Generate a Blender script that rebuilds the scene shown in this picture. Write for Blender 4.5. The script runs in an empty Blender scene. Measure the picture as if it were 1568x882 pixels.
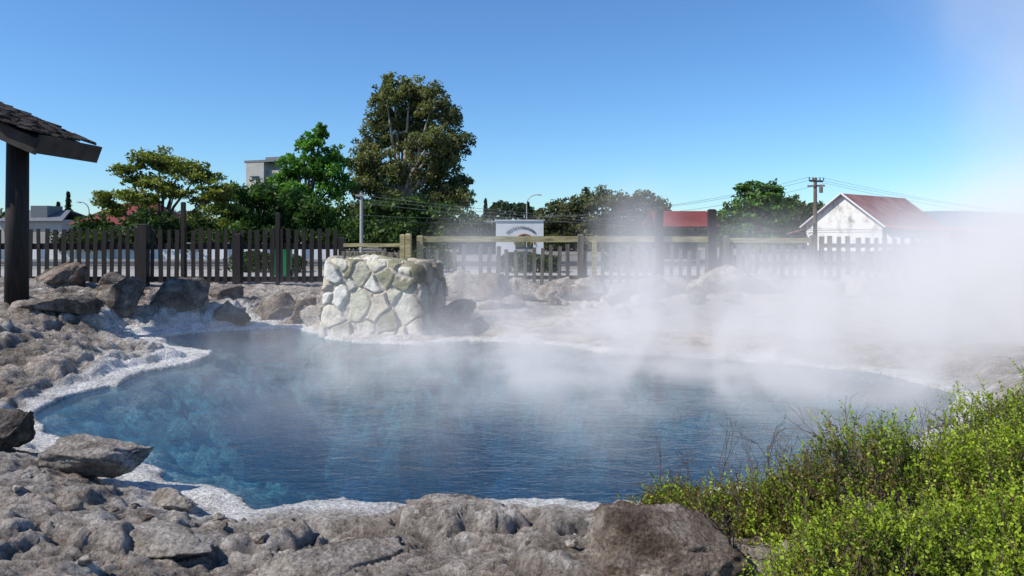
import bpy, bmesh, math, random
import numpy as np
from mathutils import Vector, Matrix
rng = np.random.default_rng(7); random.seed(7)
scene = bpy.context.scene
COL = scene.collection
# ------------------------------------------------------------------ noise
def _h(ix, iy, iz, seed):
    h = (ix.astype(np.int64)*374761393 + iy.astype(np.int64)*668265263 + iz.astype(np.int64)*2147483647 + seed*1274126177) & 0xFFFFFFFF
    h = ((h ^ (h >> 13)) * 1274126177) & 0xFFFFFFFF
    h = ((h ^ (h >> 16)) * 2246822519) & 0xFFFFFFFF
    h = h ^ (h >> 15)
    return (h & 0xFFFFFF)/float(0xFFFFFF)
def vnoise(p, seed=0):
    i = np.floor(p).astype(np.int64); f = p-i; f = f*f*(3-2*f); r = 0
    for dx in (0, 1):
        wx = f[:, 0] if dx else 1-f[:, 0]
        for dy in (0, 1):
            wy = f[:, 1] if dy else 1-f[:, 1]
            for dz in (0, 1):
                wz = f[:, 2] if dz else 1-f[:, 2]
                r = r+wx*wy*wz*_h(i[:, 0]+dx, i[:, 1]+dy, i[:, 2]+dz, seed)
    return r*2-1
def fbm(p, octv=4, seed=0, gain=0.5, ridged=False):
    a = 1; s = 0; t = 0
    for o in range(octv):
        q = vnoise(p*(2.03**o)+o*17.3, seed+o)
        if ridged: q = 1-2.6*np.abs(q)
        s = s+a*q; t += a; a *= gain
    return s/t
def p3(x, y, s, z=0.0):
    return np.stack([x*s, y*s, np.full_like(x, z)], 1)
def worley(p, seed=0, two_d=False):
    i = np.floor(p).astype(np.int64); n = len(p)
    f1 = np.full(n, 9.0); f2 = np.full(n, 9.0); cid = np.zeros(n)
    for dx in (-1, 0, 1):
        for dy in (-1, 0, 1):
            for dz in ((0,) if two_d else (-1, 0, 1)):
                cx, cy, cz = i[:, 0]+dx, i[:, 1]+dy, i[:, 2]+dz
                q = np.stack([cx+_h(cx, cy, cz, seed), cy+_h(cx, cy, cz, seed+1), (cz*0+p[:, 2]) if two_d else cz+_h(cx, cy, cz, seed+2)], 1)
                d = np.linalg.norm(q-p, axis=1); c = _h(cx, cy, cz, seed+5)
                near = d < f1
                f2 = np.where(near, f1, np.minimum(f2, d)); cid = np.where(near, c, cid); f1 = np.where(near, d, f1)
    return f1, f2, cid
def sst(a, b, x):
    t = np.clip((x-a)/(b-a), 0, 1); return t*t*(3-2*t)
# ------------------------------------------------------------------ mesh helpers
def mesh_np(name, V, F, mats, midx=None, col=None, smooth=False):
    V = np.asarray(V, dtype=np.float32); F = np.asarray(F, dtype=np.int32); k = F.shape[1]
    me = bpy.data.meshes.new(name)
    me.vertices.add(len(V)); me.vertices.foreach_set('co', V.ravel())
    me.loops.add(F.size); me.loops.foreach_set('vertex_index', F.ravel())
    me.polygons.add(len(F)); me.polygons.foreach_set('loop_start', np.arange(len(F), dtype=np.int32)*k)
    me.polygons.foreach_set('loop_total', np.full(len(F), k, dtype=np.int32))
    for m in mats: me.materials.append(m)
    if midx is not None: me.polygons.foreach_set('material_index', np.asarray(midx, dtype=np.int32))
    me.polygons.foreach_set('use_smooth', np.full(len(F), smooth, dtype=bool))
    me.update(calc_edges=True)
    if col is not None:
        a = me.color_attributes.new('Col', 'FLOAT_COLOR', 'POINT')
        c = np.ones((len(V), 4), dtype=np.float32); c[:, :3] = col; a.data.foreach_set('color', c.ravel())
    ob = bpy.data.objects.new(name, me); COL.objects.link(ob); return ob
class MB:
    def __init__(s): s.v = []; s.f = []; s.m = []
    def box(s, c, size, mi=0, rz=0.0, rx=0.0, ry=0.0, taper=1.0):
        R = Matrix.Rotation(rz, 3, 'Z') @ Matrix.Rotation(ry, 3, 'Y') @ Matrix.Rotation(rx, 3, 'X'); b = len(s.v)
        for z in (-.5, .5):
            t = taper if z > 0 else 1
            for x, y in ((-.5, -.5), (.5, -.5), (.5, .5), (-.5, .5)):
                s.v.append(tuple(Vector(c)+R @ Vector((x*size[0]*t, y*size[1]*t, z*size[2]))))
        for q in ((0, 3, 2, 1), (4, 5, 6, 7), (0, 1, 5, 4), (1, 2, 6, 5), (2, 3, 7, 6), (3, 0, 4, 7)):
            s.f.append(tuple(b+i for i in q)); s.m.append(mi)
    def cyl(s, p0, p1, r0, r1, n=8, mi=0, caps=True):
        p0 = Vector(p0); p1 = Vector(p1); d = (p1-p0)
        if d.length < 1e-6: return
        q = d.to_track_quat('Z', 'Y'); b = len(s.v)
        for p, r in ((p0, r0), (p1, r1)):
            for i in range(n):
                a = 2*math.pi*i/n; s.v.append(tuple(p+q @ Vector((math.cos(a)*r, math.sin(a)*r, 0))))
        for i in range(n):
            j = (i+1) % n; s.f.append((b+i, b+j, b+n+j, b+n+i)); s.m.append(mi)
        if caps:
            s.f.append(tuple(b+n+i for i in range(n))); s.m.append(mi)
            s.f.append(tuple(b+i for i in reversed(range(n)))); s.m.append(mi)
    def tube(s, pts, rs, n=8, mi=0):
        for i in range(len(pts)-1): s.cyl(pts[i], pts[i+1], rs[i], rs[i+1], n, mi)
    def face(s, pts, mi=0):
        b = len(s.v); s.v += [tuple(p) for p in pts]; s.f.append(tuple(range(b, b+len(pts)))); s.m.append(mi)
    def slab(s, pts, th, mi=0):
        a = [Vector(p) for p in pts]; n = (a[1]-a[0]).cross(a[2]-a[0]).normalized()
        b = [p-n*th for p in a]; k = len(a); s.face(a, mi); s.face(b[::-1], mi)
        for i in range(k):
            j = (i+1) % k; s.face([a[i], b[i], b[j], a[j]], mi)
    def build(s, name, mats, parent=None, smooth=False):
        me = bpy.data.meshes.new(name); me.from_pydata(s.v, [], s.f)
        for m in mats: me.materials.append(m)
        me.polygons.foreach_set('material_index', s.m)
        if smooth: me.polygons.foreach_set('use_smooth', [True]*len(s.f))
        me.update(); ob = bpy.data.objects.new(name, me); COL.objects.link(ob)
        if parent: ob.parent = parent
        return ob
def empty(name):
    e = bpy.data.objects.new(name, None); COL.objects.link(e); return e
# ------------------------------------------------------------------ materials
class NT:
    def __init__(s, name):
        s.mat = bpy.data.materials.new(name); s.mat.use_nodes = True; s.t = s.mat.node_tree; s.t.nodes.clear()
        s.out = s.t.nodes.new('ShaderNodeOutputMaterial')
    def n(s, typ, **kw):
        nd = s.t.nodes.new(typ)
        for k, v in kw.items(): setattr(nd, k, v)
        return nd
    def set(s, inp, v):
        if isinstance(v, bpy.types.NodeSocket): s.t.links.new(v, inp)
        elif isinstance(v, (tuple, list)) and inp.type == 'RGBA' and len(v) == 3: inp.default_value = (*v, 1)
        else: inp.default_value = v
    def math(s, op, a, b=0.0, clamp=False):
        nd = s.t.nodes.new('ShaderNodeMath'); nd.operation = op; nd.use_clamp = clamp; s.set(nd.inputs[0], a); s.set(nd.inputs[1], b); return nd.outputs[0]
    def coord(s, scale=(1, 1, 1)):
        tc = s.n('ShaderNodeNewGeometry'); mp = s.n('ShaderNodeMapping'); s.set(mp.inputs[0], tc.outputs['Position']); mp.inputs['Scale'].default_value = scale; return mp.outputs[0]
    def noise(s, vec, scale, detail=5, rough=0.6, dist=0.0):
        nd = s.n('ShaderNodeTexNoise'); s.set(nd.inputs['Vector'], vec); nd.inputs['Scale'].default_value = scale; nd.inputs['Detail'].default_value = detail
        nd.inputs['Roughness'].default_value = rough; nd.inputs['Distortion'].default_value = dist; return nd.outputs['Fac']
    def vor(s, vec, scale, feature='F1'):
        nd = s.n('ShaderNodeTexVoronoi'); nd.feature = feature; s.set(nd.inputs['Vector'], vec); nd.inputs['Scale'].default_value = scale; return nd.outputs['Distance']
    def ramp(s, fac, stops):
        nd = s.n('ShaderNodeValToRGB'); s.set(nd.inputs[0], fac); cr = nd.color_ramp
        while len(cr.elements) < len(stops): cr.elements.new(0.5)
        for e, (p, c) in zip(cr.elements, stops):
            e.position = p; e.color = (*c, 1) if not isinstance(c, (int, float)) else (c, c, c, 1)
        return nd.outputs[0]
    def mix(s, fac, a, b, mode='MIX'):
        nd = s.n('ShaderNodeMix'); nd.data_type = 'RGBA'; nd.blend_type = mode
        s.set(nd.inputs[0], fac); s.set(nd.inputs[6], a); s.set(nd.inputs[7], b); return nd.outputs[2]
    def bump(s, h, strength=0.5, dist=0.02, normal=None):
        nd = s.n('ShaderNodeBump'); s.set(nd.inputs['Height'], h); nd.inputs['Strength'].default_value = strength; nd.inputs['Distance'].default_value = dist
        if normal is not None: s.set(nd.inputs['Normal'], normal)
        return nd.outputs[0]
    def pbr(s, col, rough=0.85, normal=None, spec=0.3):
        b = s.n('ShaderNodeBsdfPrincipled'); s.set(b.inputs['Base Color'], col); s.set(b.inputs['Roughness'], rough); b.inputs['Specular IOR Level'].default_value = spec
        if normal is not None: s.set(b.inputs['Normal'], normal)
        s.t.links.new(b.outputs[0], s.out.inputs[0]); return s.mat
def simple(name, c, rough=0.8, var=0.35, scale=6.0, bump=0.2, bd=0.01, stretch=(1, 1, 1), spec=0.3):
    m = NT(name); v = m.coord(stretch); f = m.noise(v, scale, 6, 0.65)
    lo = tuple(x*(1-var) for x in c); hi = tuple(min(1, x*(1+var)) for x in c)
    col = m.ramp(f, [(0.3, lo), (0.7, hi)]); return m.pbr(col, rough, m.bump(m.noise(v, scale*5, 4), bump, bd), spec)
def rockmat(name, lo, mid, hi, scale=3.0, patch=None):
    m = NT(name); v = m.coord(); f = m.noise(v, scale, 8, 0.7, 0.4)
    col = m.ramp(f, [(0.34, lo), (0.48, mid), (0.62, hi)])
    fine = m.noise(v, scale*14, 6, 0.75); col = m.mix(0.75, col, m.ramp(fine, [(0.37, 0.35), (0.56, 1.2)]), 'MULTIPLY')
    if patch: col = m.mix(m.ramp(m.noise(v, 1.7, 4), [(0.56, 0.0), (0.64, 0.6)]), col, patch)
    h = m.math('ADD', m.noise(v, scale*4, 9, 0.75), m.math('MULTIPLY', m.vor(v, scale*9), 0.35))
    return m.pbr(col, 0.92, m.bump(h, 1.0, 0.08), 0.15)
M_rock_grey = rockmat('rock_grey', (0.17, 0.14, 0.115), (0.37, 0.32, 0.27), (0.62, 0.56, 0.49))
M_rock_dark = rockmat('rock_dark', (0.06, 0.05, 0.042), (0.155, 0.13, 0.11), (0.33, 0.285, 0.245))
M_rock_brown = rockmat('rock_brown', (0.10, 0.072, 0.052), (0.25, 0.19, 0.145), (0.46, 0.385, 0.315), 4, (0.22, 0.11, 0.065))
M_rock_pale = rockmat('rock_pale', (0.31, 0.26, 0.21), (0.53, 0.46, 0.39), (0.73, 0.67, 0.59))
# ground
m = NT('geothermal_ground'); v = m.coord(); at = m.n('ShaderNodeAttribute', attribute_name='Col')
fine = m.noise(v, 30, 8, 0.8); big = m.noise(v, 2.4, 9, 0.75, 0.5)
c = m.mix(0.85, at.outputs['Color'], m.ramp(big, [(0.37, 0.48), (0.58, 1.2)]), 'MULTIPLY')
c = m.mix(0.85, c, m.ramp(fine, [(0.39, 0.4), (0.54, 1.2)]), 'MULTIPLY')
h = m.math('ADD', m.math('ADD', m.math('MULTIPLY', m.noise(v, 9, 11, 0.8), 1.4), m.math('MULTIPLY', m.vor(v, 24), 0.4)), m.math('MULTIPLY', m.vor(v, 65), 0.2))
M_ground = m.pbr(c, 0.95, m.bump(h, 1.0, 0.07), 0.12)
# leaves
def leafmat(name, trans=0.3):
    m = NT(name); at = m.n('ShaderNodeAttribute', attribute_name='Col')
    d = m.n('ShaderNodeBsdfPrincipled'); m.set(d.inputs['Base Color'], at.outputs['Color']); d.inputs['Roughness'].default_value = 0.55; d.inputs['Specular IOR Level'].default_value = 0.25
    t = m.n('ShaderNodeBsdfTranslucent'); m.set(t.inputs[0], m.mix(1.0, at.outputs['Color'], (1.3, 1.4, 0.5), 'MULTIPLY'))
    mx = m.n('ShaderNodeMixShader'); mx.inputs[0].default_value = trans
    m.t.links.new(d.outputs[0], mx.inputs[1]); m.t.links.new(t.outputs[0], mx.inputs[2]); m.t.links.new(mx.outputs[0], m.out.inputs[0]); return m.mat
M_leaf = leafmat('foliage')
M_bark = simple('bark', (0.12, 0.095, 0.075), 0.9, 0.5, 3, 0.6, 0.03)
M_bark_pale = simple('eucalyptus_bark', (0.34, 0.30, 0.25), 0.8, 0.4, 2)
M_dark_wood = simple('dark_stained_wood', (0.026, 0.020, 0.018), 0.75, 0.5, 4, 0.4, 0.01, (6, 6, 0.6))
M_grey_wood = simple('weathered_wood', (0.15, 0.13, 0.105), 0.85, 0.6, 3, 0.5, 0.01, (6, 6, 0.6))
M_lichen_wood = simple('lichen_wood', (0.34, 0.29, 0.15), 0.9, 0.6, 3, 0.5, 0.01, (0.8, 6, 6))
M_white = simple('white_paint', (0.76, 0.75, 0.72), 0.6, 0.08, 1.5)
m = NT('peeling_white_paint'); v = m.coord((1, 1, 0.6)); M_peel = m.pbr(m.ramp(m.noise(v, 1.6, 9, 0.75), [(0.34, (0.30, 0.27, 0.24)), (0.42, (0.6, 0.57, 0.52)), (0.5, (0.78, 0.76, 0.71))]), 0.8)
m = NT('rusty_red_roof'); v = m.coord(); wv = m.n('ShaderNodeTexWave'); wv.inputs['Scale'].default_value = 2.2; m.set(wv.inputs['Vector'], v)
M_rust = m.pbr(m.ramp(m.noise(v, 0.8, 9, 0.7), [(0.3, (0.28, 0.08, 0.06)), (0.5, (0.44, 0.19, 0.15)), (0.7, (0.52, 0.35, 0.30))]), 0.6, m.bump(wv.outputs['Fac'], 0.5, 0.05))
M_redroof = simple('red_roof', (0.22, 0.045, 0.038), 0.6, 0.3, 1)
M_conc = simple('concrete', (0.42, 0.40, 0.36), 0.85, 0.15, 0.6)
M_dkglass = simple('window_glass', (0.03, 0.04, 0.05), 0.1, 0.1, 1, 0.0, 0.01, spec=0.6)
M_metal = simple('galvanised_metal', (0.4, 0.4, 0.4), 0.4, 0.1)
M_black = simple('dark_paint', (0.02, 0.02, 0.02), 0.5)
M_orange = simple('carved_red_trim', (0.35, 0.10, 0.05), 0.6)
M_greenp = simple('green_plastic', (0.01, 0.22, 0.07), 0.4, 0.1)
M_greyroof = simple('grey_roof', (0.16, 0.17, 0.18), 0.6, 0.2)
M_asphalt = simple('asphalt', (0.055, 0.055, 0.055), 0.9, 0.3, 3)
M_pave = simple('pale_paving', (0.36, 0.34, 0.31), 0.9, 0.2, 1.2)
M_shingle = simple('bark_roofing', (0.06, 0.045, 0.038), 0.95, 0.6, 6, 0.9, 0.04)

# ------------------------------------------------------------------ camera / light
EYE = 2.2
cam = bpy.data.cameras.new('camera'); cam.lens = 26; cam.sensor_width = 36; cam.shift_y = -0.058; cam.clip_end = 6000; cam.clip_start = 0.05
co = bpy.data.objects.new('camera', cam); co.location = (0, 0, EYE); co.rotation_euler = (math.radians(90), 0, 0); COL.objects.link(co); scene.camera = co
S = Vector((-0.78, -0.28, 0.80)).normalized()
sun = bpy.data.lights.new('sun', 'SUN'); sun.energy = 5.0; sun.angle = math.radians(0.5); sun.color = (1.0, 0.94, 0.85)
so = bpy.data.objects.new('sun', sun); so.rotation_euler = (-S).to_track_quat('-Z', 'Y').to_euler(); COL.objects.link(so)
w = bpy.data.worlds.new('World'); scene.world = w; w.use_nodes = True; nt = w.node_tree; nt.nodes.clear()
sk = nt.nodes.new('ShaderNodeTexSky'); sk.sky_type = 'NISHITA'; sk.sun_disc = False; sk.sun_elevation = math.asin(S.z); sk.sun_rotation = math.atan2(S.x, S.y) % (2*math.pi)
sk.air_density = 1.0; sk.dust_density = 0.0; sk.ozone_density = 3.0; sk.altitude = 0
tint = nt.nodes.new('ShaderNodeMix'); tint.data_type = 'RGBA'; tint.blend_type = 'MULTIPLY'; tint.inputs[0].default_value = 1.0; tint.inputs[7].default_value = (0.62, 0.92, 1.22, 1)
bg = nt.nodes.new('ShaderNodeBackground'); bg.inputs[1].default_value = 0.125; wo = nt.nodes.new('ShaderNodeOutputWorld')
nt.links.new(sk.outputs[0], tint.inputs[6]); nt.links.new(tint.outputs[2], bg.inputs[0]); nt.links.new(bg.outputs[0], wo.inputs[0])
scene.view_settings.view_transform = 'Standard'; scene.view_settings.look = 'None'; scene.view_settings.exposure = 0

# ------------------------------------------------------------------ terrain
POOL = np.array([(-0.75, 5.9), (-1.35, 5.95), (-1.95, 5.75), (-2.4, 6.15), (-2.97, 6.3), (-3.3, 6.75), (-3.75, 6.95), (-4.3, 7.4), (-4.9, 7.8), (-5.5, 8.4), (-5.65, 8.9), (-5.75, 9.8), (-5.45, 10.4), (-5.6, 11.3), (-5.2, 12.2), (-5.35, 13.1), (-6.4, 13.9), (-7.2, 15.0),
   (-6.3, 16.0), (-4.95, 16.4), (-3.95, 15.3), (-3.5, 14.6), (-2.8, 14.1), (-1.5, 13.95), (-0.9, 14.6), (-0.2, 14.3), (0.8, 13.9), (1.8, 12.9), (3.1, 12.6), (4.4, 11.9), (5.7, 11.3), (5.9, 9.9), (5.0, 8.3), (3.6, 7.2), (2.3, 6.3), (1.1, 5.9), (0.1, 5.95)])
def sdist(x, y):
    P = POOL; n = len(P); d = np.full_like(x, 1e9); ins = np.zeros(len(x), bool)
    for i in range(n):
        a = P[i]; b = P[(i+1) % n]; e = b-a; t = np.clip(((x-a[0])*e[0]+(y-a[1])*e[1])/(e@e), 0, 1)
        d = np.minimum(d, np.hypot(x-a[0]-t*e[0], y-a[1]-t*e[1]))
        cr = ((a[1] > y) != (b[1] > y)) & (x < (b[0]-a[0])*(y-a[1])/(b[1]-a[1]+1e-12)+a[0]); ins ^= cr
    return np.where(ins, -d, d)
CP = np.array([(0, 0, .6), (-4, 0, .6), (4, 0, .6), (0, 3, .44), (-3, 3.6, .42), (3, 4, .6), (0, 5, .2), (-1.5, 4.8, .22), (-4.5, 5.5, .34), (-7, 6, .5), (-8, 8, .55), (-8.5, 11, .7), (-9, 14, .75), (-12, 18, .85), (-9, 17.5, .6), (-7, 18, .45), (-7, 19.5, .72), (-4, 19, .66),
   (-4, 17.3, .3), (0, 19, .62), (0, 17.4, .38), (0, 16, .2), (5, 18, .6), (5, 15.5, .2), (3, 14.4, .12), (10, 18, .55), (14, 16, .45), (8, 13, .22), (9, 10, .35), (4.5, 5, .5), (7, 7, .5), (12, 12, .4), (-6.8, 12.5, .28), (-6.6, 10.5, .28), (-6.6, 14, .15), (-20, 10, 1), (-20, 25, .8), (0, 25, .55), (20, 25, .5), (20, 10, .6), (-10, -5, .6), (10, -5, .6)])
def bankz(x, y):
    num = 0; den = 0
    for cx, cy, cz in CP:
        wgt = 1/((x-cx)**2+(y-cy)**2+0.15)**1.6; num = num+wgt*cz; den = den+wgt
    return num/den
def height(x, y, detail=True):
    sh = x.shape; x = x.ravel().astype(float); y = y.ravel().astype(float)
    wob = 0.18*fbm(p3(x, y, 1.1), 4, 11)+0.10*fbm(p3(x, y, 4), 4, 12, .6)
    d = sdist(x, y)+wob
    zb = bankz(x, y)
    left = sst(-3.2, -5.5, x)*sst(20, 17, y)*sst(-2, 4, y); front = sst(6.6, 5.6, y)*sst(-6, -1, y)
    far = sst(19.5, 23, y)+sst(-2, -9, y)+sst(18, 26, np.abs(x)); far = np.clip(far, 0, 1)
    rough = 0.080*left+0.052*front*(1-left)+0.033
    wx = x+0.3*fbm(p3(x, y, 1.5), 4, 5, .6); wy = y+0.3*fbm(p3(x, y, 1.5), 4, 6, .6)
    f1, f2, cid = worley(p3(wx, wy, 1.3), 3, True)
    e = f2-f1
    lump = (cid-0.5)*2.2*sst(0, .2, e)-0.6*sst(.07, 0, e)
    f1b, f2b, cb = worley(p3(x+0.12*fbm(p3(x, y, 5), 3, 8, .6), y+0.12*fbm(p3(x, y, 5), 3, 88, .6), 3.6), 33, True)
    lump2 = (cb-.5)*1.0*sst(0, .18, f2b-f1b)-.4*sst(.07, 0, f2b-f1b)
    n = fbm(p3(x, y, 0.9), 7, 1, 0.58); rg = fbm(p3(x, y, 2.3), 6, 201, .6, True)
    rise = sst(0.05, 1.3, d)
    backbank = sst(13, 14, y)*(1-far)*sst(-4.5, -3, x)
    ter = np.maximum(.8*backbank, .75*left*(1-far)); ter = np.maximum(ter, .6*front*(1-far))
    rough_out = rough*(1-far)*(1-.35*backbank)*(lump*0.95+n*1.5+lump2*0.6+0.45*rg+0.5*fbm(p3(x, y, 9), 5, 21, .68))
    st_ = .08+.05*left; tz = (zb*rise+.07*n)/st_; terr = (np.floor(tz)+sst(.35, .7, tz-np.floor(tz)))*st_
    base = zb*rise*(1-ter)+terr*ter
    lip = 0.045*sst(0, 0.06, d)+0.03*fbm(p3(x, y, 6), 3, 9)*sst(0, .1, d)
    out = base+lip+rough_out*sst(0.12, 0.9, d)
    out = np.maximum(out, 0.02+.015*(1+fbm(p3(x, y, 5), 3, 91)))*(1-far)+far*0.55
    di = -d
    shelf = sst(1.5, -3.5, x)*sst(12, 9, y)
    blk = (cb-.5)*.16*sst(0, .2, f2b-f1b)+(cid-.6)*.28*sst(0, .2, e)
    inn = -0.06-0.42*sst(0, 1.1, di)-2.3*(1-.68*shelf)*sst(1.0, 3.6, di+0.7*fbm(p3(x, y, .6), 3, 40))+sst(0.15, 0.6, di)*blk+0.16*fbm(p3(x, y, 2.5), 4, 41)*sst(0, .4, di)
    z = np.where(d > 0, out, np.minimum(inn, -0.03)*sst(0, 0.05, di))
    return z.reshape(sh), d.reshape(sh), far.reshape(sh), left.reshape(sh), cid.reshape(sh)
def grow(a, step, end, g=1.18):
    r = []; s = step; sg = 1 if end > a else -1
    while (end-a)*sg > 0:
        s *= g; a += sg*s; r.append(a)
    return r
xs = sorted(grow(-14, .07, -3000) + list(np.arange(-14, -6.5, .055)))+list(np.arange(-6.5, 4.5, 0.025))+list(np.arange(4.5, 14, .07))+grow(14, .07, 3000)
ys = sorted(grow(2.6, .05, -500)) + list(np.arange(2.6, 7.5, .02))+list(np.arange(7.5, 20, .042))+grow(20, .1, 5000)
xs = np.array(xs); ys = np.array(ys); X, Y = np.meshgrid(xs, ys)
Z, D, FAR, LEFT, CID = height(X, Y)
nx, ny = len(xs), len(ys); V = np.stack([X.ravel(), Y.ravel(), Z.ravel()], 1)
i = np.arange(ny-1)[:, None]*nx+np.arange(nx-1)[None, :]; F = np.stack([i, i+1, i+nx+1, i+nx], -1).reshape(-1, 4)
x, y, z, d, far, left, cid = X.ravel(), Y.ravel(), Z.ravel(), D.ravel(), FAR.ravel(), LEFT.ravel(), CID.ravel()
def L(a, b, t): return a*(1-t[:, None])+b*t[:, None]
n1 = fbm(p3(x, y, 1.2), 5, 61); n2 = fbm(p3(x, y, 4), 5, 62, .65)
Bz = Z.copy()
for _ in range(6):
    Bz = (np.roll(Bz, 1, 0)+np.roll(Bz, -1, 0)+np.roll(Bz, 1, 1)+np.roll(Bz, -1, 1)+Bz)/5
cav = np.clip((Bz-Z).ravel()/.012, -1, 1)   # ground colour goes darker brown in hollows and paler on crests
grey = np.array([.47, .41, .355]); brown = np.array([.29, .235, .185]); white = np.array([.88, .86, .82]); beige = np.array([.66, .575, .495]); dark = np.array([.18, .15, .125])
C = L(np.tile(grey, (len(x), 1)), brown, np.clip(0.3+n1*1.8, 0, 1)*0.8)
C = L(C, dark, left*np.clip(0.5+n2*1.5+n1, 0, 1)*0.8)
C = L(C, np.array([.76, .72, .66]), np.clip(n2*2.4-.2+.8*n1, 0, 1)*0.75)
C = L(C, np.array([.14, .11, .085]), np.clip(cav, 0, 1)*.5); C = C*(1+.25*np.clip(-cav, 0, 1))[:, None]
back = sst(11.5, 13.5, y+0.3*np.maximum(x, 0))*sst(-5, -3, x)*(1-far)
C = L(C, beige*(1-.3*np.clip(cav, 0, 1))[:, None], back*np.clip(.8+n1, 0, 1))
C = L(C, np.array([.38, .285, .21]), back*np.clip(n2*2.2-.15+.5*n1, 0, 1)*.65)
wid = 0.42+0.6*n1+0.45*sst(-1.2, -3, x)*sst(10, 7, y)+.8*sst(-5, -6, x)*sst(9, 12, y)
C = L(C, white, sst(1.15, .3, np.clip(d, 0, 9)/np.clip(wid, .14, 2.2))*(d > 0)*(0.98-0.25*back))
# pool floor
t1 = sst(0.02, .42, -z); t2 = sst(.45, 1.9, -z)
pc = L(np.tile(np.array([.56, .58, .52]), (len(x), 1)), np.array([.13, .36, .40]), t1); pc = L(pc, np.array([.018, .09, .20]), t2)
patch = np.clip(fbm(p3(x, y*1.4, 1.0), 5, 141, .6)*3-.3, 0, 1)*sst(2.5, -1.5, x)
pc = L(pc, np.array([.12, .46, .50]), patch*.75)
pc = pc*(1+1.1*n2[:, None]); C = np.where((d < 0)[:, None], np.clip(pc, 0, 1), C)
C = L(C, np.array([.05, .075, .022]), sst(60, 62, np.where(far > .9, np.maximum(y, np.abs(x)), 0)))
C = L(C, np.array([.30, .285, .26]), far*sst(62, 60, y)*.9)
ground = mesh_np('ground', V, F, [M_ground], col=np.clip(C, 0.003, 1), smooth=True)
def gz(x, y):
    return float(height(np.array([x]), np.array([y]))[0][0])
# water
m = NT('hot_spring_water'); v = m.coord((1, 1.7, 1)); h = m.math('ADD', m.noise(v, 2.2, 3, 0.55, 0.6), m.math('MULTIPLY', m.noise(v, 11, 3, 0.5, 0.5), 0.4))
nrm = m.bump(h, 0.34, 0.045)
g = m.n('ShaderNodeBsdfGlossy'); g.inputs['Roughness'].default_value = 0.07; m.set(g.inputs['Normal'], nrm)
tr = m.n('ShaderNodeBsdfTransparent'); tr.inputs[0].default_value = (0.76, 0.91, 0.97, 1)
df = m.n('ShaderNodeBsdfDiffuse'); df.inputs[0].default_value = (0.04, 0.14, 0.25, 1)
m1 = m.n('ShaderNodeMixShader'); m1.inputs[0].default_value = 0.24; m.t.links.new(tr.outputs[0], m1.inputs[1]); m.t.links.new(df.outputs[0], m1.inputs[2])
fr = m.n('ShaderNodeFresnel'); fr.inputs[0].default_value = 1.33; m.set(fr.inputs['Normal'], nrm)
m2 = m.n('ShaderNodeMixShader'); m.t.links.new(fr.outputs[0], m2.inputs[0]); m.t.links.new(m1.outputs[0], m2.inputs[1]); m.t.links.new(g.outputs[0], m2.inputs[2]); m.t.links.new(m2.outputs[0], m.out.inputs[0])
b = MB(); b.face([(-8.2, 5.2, 0), (7, 5.2, 0), (7, 17.2, 0), (-8.2, 17.2, 0)]); b.build('hot_spring_pool_water', [m.mat])

# ------------------------------------------------------------------ rocks
_ico = {}
def ico(k):
    if k not in _ico:
        bm = bmesh.new(); bmesh.ops.create_icosphere(bm, subdivisions=k, radius=1); bm.verts.ensure_lookup_table()
        _ico[k] = (np.array([v.co[:] for v in bm.verts]), np.array([[v.index for v in f.verts] for f in bm.faces])); bm.free()
    return _ico[k]
def rock(x, y, size, seed, mat, k=4, sink=0.3, rz=0, tilt=0, name='boulder', z=None):
    v0, f = ico(k); v = v0.copy(); r = np.random.default_rng(seed)
    for j in range(17):
        n = r.normal(size=3); n /= np.linalg.norm(n); dd = r.uniform(.42, .82); v -= n*np.maximum(0, v@n-dd)[:, None]
    off = seed*3.7
    v = v*(1+0.16*fbm(v0*1.6+off, 4, seed)+0.12*fbm(v0*3.5+off, 6, seed+9, .68, True))[:, None]
    v = v/np.abs(v).max(0)
    v *= np.array(size)/2
    R = np.array(Matrix.Rotation(rz, 3, 'Z') @ Matrix.Rotation(tilt, 3, 'Y'))
    v = v@R.T; zz = gz(x, y) if z is None else z
    v += np.array([x, y, zz+size[2]*(0.5-sink)])
    return mesh_np(name, v, f, [mat], smooth=True)
rock(.83, 3.8, (.90, .66, .52), 3, M_rock_brown, 5, 0, -.2, z=.24)
rock(-3.35, 5.95, (.86, .6, .38), 5, M_rock_grey, 5, .15, .1)
rock(-4.6, 6.6, (.75, .6, .42), 8, M_rock_dark, 5, .15, .3)
rock(-0.35, 5.35, (.85, .5, .34), 12, M_rock_grey, 5, 0, .2, z=-.03)
rock(.35, 5.35, (.8, .45, .26), 13, M_rock_pale, 5, 0, .1, z=-.03)
rock(-0.2, 4.9, (.2, .16, .12), 14, M_rock_pale, 4, 0, z=.2)
rock(.9, 5.35, (.6, .5, .24), 17, M_rock_grey, 5, 0, .9, z=-.02)
rock(-1.1, 4.3, (1.0, .6, .24), 19, M_rock_grey, 5, .65, .4)
rock(-2.2, 4.6, (1.0, .6, .26), 20, M_rock_grey, 5, .65, -.3)
rock(-2.6, 5.6, (.5, .3, .15), 22, M_rock_grey, 5, .35, -.3)
r = np.random.default_rng(14)
for j in range(60):
    xx = r.uniform(-4, 1.2); yy = r.uniform(3.2, 5.6); s = r.uniform(.02, .09)
    rock(xx, yy, (s*1.3, s, s*.7), 300+j, [M_rock_pale, M_rock_grey, M_rock_brown][j % 3], 3, .2, r.uniform(0, 3), name='loose_stone')
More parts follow.
